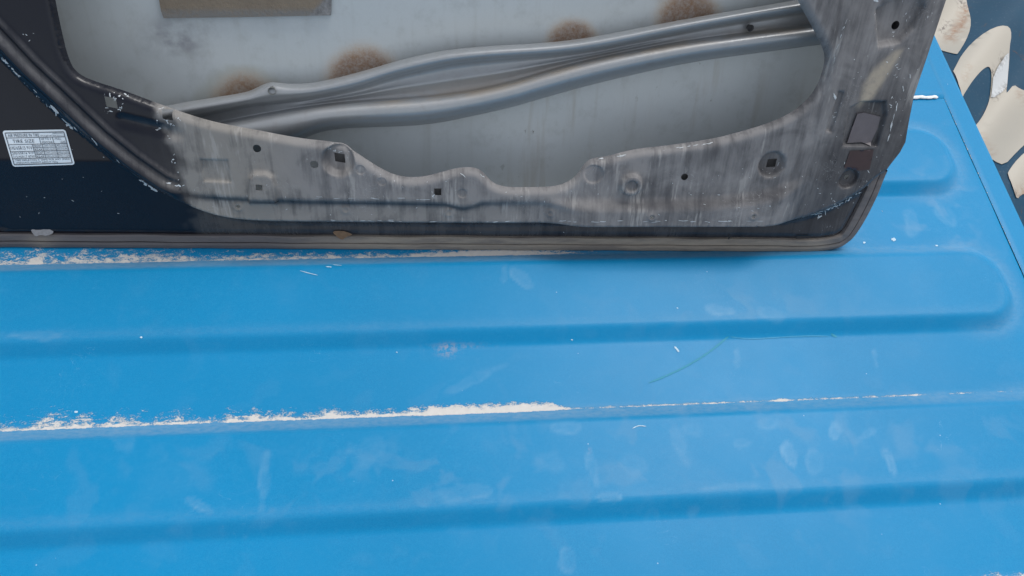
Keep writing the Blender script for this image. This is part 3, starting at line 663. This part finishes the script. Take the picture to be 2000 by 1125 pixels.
for s, a, b in ((.555, .205, .39), (.765, .205, .39), (.415, .39, .78), (.57, .39, .78), (.775, .39, .78)): add_ink(*ink_box(s - ls_ * .7, s + ls_ * .7, a, b))
for t in (.487, .682): add_ink(*ink_box(.415, S1, t - lt_ * .6, t + lt_ * .6))
def text_mesh(txt):
    cu = bpy.data.curves.new('t', 'FONT'); cu.body = txt; cu.resolution_u = 2; cu.space_character = 1.08
    o = bpy.data.objects.new('t', cu); scene.collection.objects.link(o)
    me = o.evaluated_get(bpy.context.evaluated_depsgraph_get()).to_mesh()
    v = np.array([x.co[:2] for x in me.vertices]); f = [tuple(p.vertices) for p in me.polygons]
    bpy.data.objects.remove(o); bpy.data.curves.remove(cu); return v, f
def put_text(txt, s0, s1, t0, t1):
    v, f = text_mesh(txt); lo, hi = v.min(0), v.max(0)
    st = [(s0 + (a - lo[0]) / (hi[0] - lo[0]) * (s1 - s0), t1 - (b - lo[1]) / (hi[1] - lo[1]) * (t1 - t0)) for a, b in v]
    add_ink(st, f)
put_text('AIR PRESSURE IN TIRE', .07, .565, .095, .18); put_text('(0J8KAN2)', .78, .945, .085, .125); put_text('kPa(kgf/cm2,bar)(p.s.i.)', .585, .955, .14, .19)
put_text('TIRE SIZE', .12, .46, .255, .345); put_text('UP TO 4', .58, .735, .225, .285); put_text('PERSONS', .58, .745, .315, .375)
put_text('~FULL', .785, .895, .225, .285); put_text('LOAD', .87, .955, .315, .375)
put_text('195/65R15 91V', .055, .40, .44, .535); put_text('205/55R16 91V', .055, .40, .60, .665); put_text('215/45R17 87W', .055, .40, .695, .76)
for k, (a, b, c_1, d_1) in enumerate((('FRONT', '220(2.2)(32)', '240(2.4)(35)', .40), ('REAR', '220(2.2)(32)', '300(3.0)(44)', .50), ('FRONT', '220(2.2)(32)', '240(2.4)(35)', .597), ('REAR', '220(2.2)(32)', '270(2.7)(39)', .695))):
    put_text(a, .43, .555, d_1 + .012, d_1 + .073); put_text(b, .585, .765, d_1 + .010, d_1 + .075); put_text(c_1, .785, .955, d_1 + .010, d_1 + .075)
put_text('TIRE INFLATION IS SAME FOR ANY SPEED', .07, .945, .80, .852); put_text("1PERSON'S WEIGHT:ABOUT 75kg", .075, .74, .875, .93)
ist = np.array(ist)
new_obj('printed_text', lab_xyz(ist, .0011), ifc, M_INK, label, shade=False)

# patches on the hinge side
M_PATCH = plain('grey_patch', (.105, .095, .105), .45, var=.2, scale=120); M_RED = plain('redbrown_patch', (.040, .022, .024), .35, var=.35, scale=90)
surf_patch('patch', [(1673, 221), (1686, 219), (1718, 227), (1712, 250), (1698, 283), (1680, 276), (1653, 278), (1662, 250)], panel_w, .0022, M_PATCH, door, .003, .002)
surf_patch('patch', [(1660, 294), (1706, 292), (1698, 330), (1676, 333), (1648, 327)], panel_w, .0008, M_RED, door, .003)
M_RUST = plain('rusty_dent', (.17, .105, .06), .8, var=.5, scale=260); M_GREY = plain('bare_metal', (.24, .235, .24), .6, var=.4, scale=300)
hemw = lambda P: np.full(len(P), .0082)
surf_patch('rust_spot', [(648, 451), (668, 450), (682, 454), (690, 458), (676, 462), (668, 469), (656, 460)], hemw, .0006, M_RUST, door, .002, smooth_n=1)
surf_patch('rust_spot', [(60, 447), (75, 449), (95, 446), (108, 453), (92, 461), (80, 458), (70, 462), (64, 455)], hemw, .0006, M_GREY, door, .002, smooth_n=1)
surf_patch('drain_slot', [(1556, 460.5), (1583, 460), (1580, 464.5), (1554, 465.5)], hemw, .0007, M_DARK, door, .002)
surf_patch('drain_slot', [(1424, 459), (1427, 459), (1424, 467), (1421, 467)], hemw, .0007, M_DARK, door, .002)

# paint chips down to the primer: little ragged flakes, too small to count
cv, cf = [], []
def chip_flake(x, y, length, width, ang, w=None):
    n = random.randint(5, 8); pts = []
    for k in range(n):
        a = 2 * math.pi * k / n; rr = random.uniform(.45, 1.1)
        dx, dy = rr * math.cos(a) * length / 2, rr * math.sin(a) * width / 2
        pts.append((x + dx * math.cos(ang) - dy * math.sin(ang), y + dx * math.sin(ang) + dy * math.cos(ang)))
    b = len(cv); cv.extend(pts); cf.append(tuple(range(b, b + n)))
def along(path, n, spread, lmin, lmax, wmin, wmax, jitter=.35, skip=None):
    p = np.array(path, float); L = np.r_[0, np.cumsum(np.linalg.norm(np.diff(p, axis=0), axis=1))]
    for _ in range(n):
        t = random.random() * L[-1]; i = min(np.searchsorted(L, t), len(p) - 1) or 1
        f = (t - L[i - 1]) / (L[i] - L[i - 1]); c = p[i - 1] + (p[i] - p[i - 1]) * f; d = p[i] - p[i - 1]
        chip_flake(c[0] + random.gauss(0, spread), c[1] + random.gauss(0, spread), random.uniform(lmin, lmax), random.uniform(wmin, wmax), math.atan2(d[1], d[0]) + random.gauss(0, jitter))
along([(0, 104), (18, 128)], 5, 1.2, 8, 16, 2, 4); along([(20, 130), (40, 150)], 4, 1.5, 5, 12, 1.5, 3); along([(45, 160), (105, 215)], 10, 1.5, 3, 10, 1, 2.2)
along([(100, 205), (112, 222), (140, 250)], 8, 1.6, 6, 15, 1.5, 4.5); along([(183, 270), (192, 283)], 2, 1, 8, 14, 2, 3); along([(268, 345), (305, 372)], 9, 2, 5, 12, 2, 5)
for cx_, cy_, L_, wd_ in ((10, 118, 26, 4.5), (33, 143, 20, 3), (108, 214, 26, 5), (126, 236, 22, 3), (187, 276, 18, 3), (283, 355, 22, 4.5), (297, 367, 18, 5), (70, 178, 16, 2), (150, 252, 16, 1.6), (232, 314, 14, 1.6)): chip_flake(cx_, cy_, L_, wd_, .82)
along([(330, 358), (356, 364)], 5, 1.5, 6, 14, 1.5, 4); along([(45, 66), (54, 68)], 3, 1, 4, 7, 1.5, 3); chip_flake(58, 79, 6, 1.5, -.8); chip_flake(66, 65, 4, 1.2, .3)
along([(206, 184), (240, 195), (242, 210), (215, 216), (204, 210)], 14, 2.5, 4, 10, 1.2, 3.2, .9); along([(245, 184), (275, 194)], 7, 1.2, 5, 12, 1.5, 3); along([(318, 233), (345, 245), (350, 228)], 9, 2.2, 3, 9, 1, 3, .8)
along([(287, 250), (315, 251)], 3, 1.2, 5, 10, 1.5, 2.5, .3); along([(325, 258), (336, 290), (350, 352)], 8, 2, 3, 8, 1.5, 3.5, .6)
along([(1090, 432), (1240, 432), (1500, 432)], 26, .8, 5, 22, .8, 2, .08); along([(650, 430), (1000, 433)], 12, .9, 5, 18, .8, 2, .1)
along([(590, 385), (760, 388), (870, 389)], 10, .9, 8, 26, .7, 1.4, .06); along([(1575, 425), (1615, 413), (1650, 397), (1690, 372), (1722, 345)], 34, 1.4, 4, 14, 1, 3.2, .3)
along([(1590, 424), (1620, 412)], 10, 2.5, 6, 18, 1, 2.6, .5); along([(1754, 198), (1744, 235), (1731, 282)], 11, .7, 8, 20, 1.2, 2.4, .08); along([(1735, 168), (1770, 120)], 6, 8, 4, 11, 1, 2.4, .8)
along([(1775, 140), (1778, 155)], 2, .8, 8, 12, 2, 3, .1); along([(1741, 182), (1745, 200), (1735, 212)], 6, 3, 4, 10, 1, 2.2, .9); along([(1762, 165), (1764, 178)], 2, .8, 8, 12, 2, 3, .1)
along([(1655, 30), (1640, 75), (1628, 118)], 7, 1, 6, 20, .8, 2, .1); along([(1690, 0), (1720, 3)], 3, 1, 6, 12, 2, 4, .4); along([(1630, 180), (1632, 200)], 2, 1, 10, 16, 3, 6, .2)
along([(1640, 325), (1700, 335)], 4, 3, 4, 9, 1, 2.2, .8); along([(1600, 372), (1640, 388)], 5, 8, 3, 8, 1, 2, 1); along([(640, 293), (680, 297)], 12, 2, 3, 6, .8, 1.8, .6); along([(990, 304), (1010, 300)], 0, 1, 1, 2, 1, 2)
along([(900, 338), (912, 348)], 3, 1.2, 5, 10, 1.4, 3, .2); along([(933, 336), (943, 344)], 2, 1, 6, 10, 1.4, 2.6, .2); along([(838, 362), (850, 385)], 5, 2, 4, 9, .8, 2, .8); along([(1150, 313), (1220, 302)], 7, 1, 6, 16, .8, 2, .2)
along([(1310, 290), (1400, 277)], 8, 1, 6, 16, .8, 2, .15); along([(1400, 393), (1520, 412)], 5, 6, 4, 10, .8, 2, .8); along([(1485, 330), (1510, 345), (1525, 318)], 6, 2, 3, 8, .8, 2, .6)
for _ in range(34): chip_flake(random.uniform(360, 1740), random.uniform(340, 425), random.uniform(2, 6), random.uniform(.7, 1.7), random.uniform(0, 3))
for _ in range(14): chip_flake(random.uniform(0, 300), random.uniform(280, 445), random.uniform(2, 8), random.uniform(.7, 1.7), random.gauss(0, .6))
cq = uvs(cv, .025)
for _ in range(2): cq = uvs(cv, panel_w(cq))
bad = sdf(cq, OPEN) > 0; cf = [f for f in cf if not any(bad[i] for i in f)]; cv = door_xyz(cq[:, 0], cq[:, 1], panel_w(cq) + .0005)
chips = new_obj('paint_chips', cv, cf, plain('chip_primer', (.46, .50, .52), .6, var=.5, scale=45), door, shade=False); chips['kind'] = 'stuff'

# ------------------------------------------------------------------ marks on the roof
def roof_ribbon(name, pts, width, mat, wob=.3):
    p = resample(smooth(pts, 2, False), 3.0, False); V, Fc = [], []
    for i, (x, y) in enumerate(p):
        d = p[min(i + 1, len(p) - 1)] - p[max(i - 1, 0)]; d /= np.linalg.norm(d); n = np.array([-d[1], d[0]])
        k = width / 2 * (1 + random.uniform(-wob, wob)) * min(1, (i + .4) / 3, (len(p) - i - .6) / 3)
        for sg in (-1, 1):
            a = np.array([x, y]) + n * k * sg; q = on_roof(a[0], a[1], 0)
            for _ in range(3): q = on_roof(a[0], a[1], float(roof_z(q[None, :2])[0]))
            V.append(q + np.array([0, 0, .0005]))
    Fc = [(2 * i, 2 * i + 1, 2 * i + 3, 2 * i + 2) for i in range(len(p) - 1)]
    return new_obj(name, V, Fc, mat, roof)
M_TEAL = plain('teal_crayon', (.001, .22, .34), .6, var=.2, scale=500); M_TEAL2 = plain('teal_crayon_faint', (.008, .23, .42), .6, scale=500); M_SCR = plain('scratch_white', (.42, .58, .68), .7, var=.3)
roof_ribbon('crayon_mark', [(1267, 748), (1300, 735), (1340, 716), (1380, 692), (1404, 673), (1423, 657)], 3.4, M_TEAL)
roof_ribbon('crayon_mark', [(1425, 658), (1465, 663), (1520, 659), (1580, 656), (1618, 657)], 2.0, M_TEAL2); roof_ribbon('crayon_mark', [(1623, 652), (1628, 656), (1634, 658)], 4, M_TEAL)
for pts, wd in (([(1317, 677), (1322, 682), (1326, 688)], 3), ([(586, 529), (604, 534), (621, 538)], 1.1), ([(636, 521), (648, 522)], 1.6), ([(650, 517), (668, 519)], 1.0), ([(1235, 837), (1247, 831), (1262, 833)], 1.6)):
    roof_ribbon('scratch', pts, wd, M_SCR)
for x, y, r in ((276, 659, 2.6), (149, 805, 3.5), (1745, 468, 4.5), (1688, 474, 2.5), (1829, 480, 2.5), (1117, 664, 2), (1323, 602, 1.5), (775, 688, 1.5)):
    roof_ribbon('dust_fleck', [(x - r, y + random.uniform(-1, 1)), (x, y), (x + r, y + random.uniform(-1, 1))], r * 1.1, M_SCR, .5)

# ------------------------------------------------------------------ painted vehicle panel beyond the roof edge
ZP = -.24
def pan_z(P):
    t = (P[:, 0] - P[:, 1]); return ZP + .016 * np.sin(t * 26.0 + 1.0) - .10 * np.clip(P[:, 0] - 1.25, 0, None) ** 2
def pan_uv(pts): return np.array([on_roof(x, y, ZP)[:2] for x, y in pts])
panel = empty('painted_panel', (0, 0, 0), 'navy blue vehicle panel painted with cream petals, beyond the edge of the blue roof', 'vehicle panel')
def navy_material():
    m = NT('navy_paint'); n = m.noise(9, 5, .6); f = m.noise(160, 4, .7)
    col = m.mix(n, (.009, .042, .080), (.016, .066, .115)); col = m.mix(m.math('MULTIPLY', m.ramp(f, .55, .75), .35), col, (.12, .15, .17))
    rs = m.ramp(m.noise(30, 5, .7, dist=.8), .60, .72); col = m.mix(m.math('MULTIPLY', rs, .6), col, (.12, .06, .03))
    m.base(col); m.rough(.5); m.b.inputs['Specular IOR Level'].default_value = .12; return m.m
def cream_material(name, c1, c2):
    m = NT(name); n = m.noise(6, 4, .55); f = m.noise(220, 3, .7)
    col = m.mix(n, c1, c2); col = m.mix(m.math('MULTIPLY', m.ramp(f, .60, .72), .25), col, (.35, .30, .24))
    r = m.math('MULTIPLY', m.attr('rust'), m.ramp(m.noise(70, 5, .7), .36, .62)); col = m.mix(r, col, m.mix(m.noise(120, 3), (.34, .17, .07), (.14, .07, .035)))
    k = m.math('MULTIPLY', m.attr('crack'), m.ramp(m.noise(120, 4, .7), .48, .56)); col = m.mix(k, col, (.05, .035, .025))
    m.base(col); m.rough(.42); m.b.inputs['Coat Weight'].default_value = .15; return m.m
PP, PFq = roof_grid(.925, 1.75, .10, 2.0, .02)
new_obj('panel_sheet', np.column_stack([PP, pan_z(PP)]), PFq, navy_material(), panel)
M_CREAM = cream_material('cream_paint', (.34, .31, .255), (.41, .37, .30)); M_WHITE = cream_material('white_paint', (.42, .44, .44), (.50, .51, .51)); M_NAVY2 = navy_material()
def petal(name, px, mat, lift, holes=(), rust=None, crack=None, sm=2):
    q = smooth(pan_uv(px), sm) if sm else pan_uv(px); hs = [smooth(pan_uv(h), 2) for h in holes]
    V, Fc = cdt(q, hs, .012, step=.008); P3 = np.column_stack([V, pan_z(V) + lift]); x = px_of(P3)
    a = dict(rust=rust(x) if rust else np.zeros(len(V)), crack=crack(x) if crack else np.zeros(len(V)))
    return new_obj(name, P3, Fc, mat, panel, a)
def segd(x, a): return seg_dist(x, np.array(a, float), False)
petal('petal', [(1800, -70), (1880, -70), (1892, -30), (1898, 0), (1900, 28), (1895, 56), (1883, 84), (1866, 111), (1863, 111), (1848, 97), (1820, 70)], M_CREAM, .0015, sm=1,
      rust=lambda x: np.exp(-(segd(x, [(1886, 18), (1876, 50), (1856, 74)]) / 9) ** 2), crack=lambda x: np.exp(-(segd(x, [(1876, 0), (1880, 10)]) / 6) ** 2) + np.exp(-(segd(x, [(1852, 44), (1842, 62)]) / 6) ** 2))
leaf = [(1868, 205), (1888, 172), (1904, 152), (1917, 140), (1928, 136), (1936, 146), (1940, 168), (1940, 188), (1933, 208), (1922, 227), (1906, 244), (1880, 232)]
petal('petal', [(1850, 155), (1862, 133), (1870, 118), (1890, 93), (1918, 72), (1943, 63), (1962, 64), (1969, 76), (1969, 95), (1975, 118), (1977, 148), (1975, 171), (1978, 169), (1990, 154), (2000, 164), (2060, 215), (2060, 225), (2000, 284), (1976, 306), (1952, 332), (1938, 318), (1900, 250)],
      M_CREAM, .0015, [leaf], sm=1, rust=lambda x: .6 * np.exp(-(segd(x, [(1995, 180), (2000, 200)]) / 8) ** 2) + .5 * np.exp(-(segd(x, [(1885, 150), (1892, 130)]) / 6) ** 2) + .35 * np.exp(-(segd(x, [(1915, 262), (1940, 300)]) / 7) ** 2), crack=lambda x: .8 * np.exp(-(segd(x, [(1968, 98), (1937, 143)]) / 2.2) ** 2) + .9 * np.exp(-(segd(x, [(1976, 166), (1940, 193)]) / 2.5) ** 2) + .6 * np.exp(-(segd(x, [(1925, 243), (1926, 244)]) / 4) ** 2))
petal('petal', [(1967, 101), (1973, 118), (1975.5, 148), (1974, 164), (1942, 188), (1942, 168), (1939, 146)], M_WHITE, .003, sm=1, crack=lambda x: .55 * np.exp(-(segd(x, [(1967, 101), (1939, 146)]) / 5) ** 2) + .6 * np.exp(-(segd(x, [(1974, 164), (1942, 188)]) / 5) ** 2))
petal('petal', [(1955, 352), (1960, 342), (1976, 321), (2000, 300), (2060, 255), (2070, 300), (2030, 350), (2000, 382), (1988, 386), (1979, 396), (1970, 385)], M_CREAM, .0015, sm=1,
      rust=lambda x: .7 * np.exp(-(segd(x, [(1978, 386), (2005, 372)]) / 12) ** 2), crack=lambda x: .6 * np.exp(-(segd(x, [(1975, 384), (2005, 374)]) / 7) ** 2))
petal('petal', [(1905, 470), (1990, 450), (2040, 470), (2030, 520), (1950, 540)], M_CREAM, .0015, sm=1)
print('triangles', sum(len(o.data.loop_triangles) if not o.data.calc_loop_triangles() else 0 for o in scene.objects if o.type == 'MESH'))
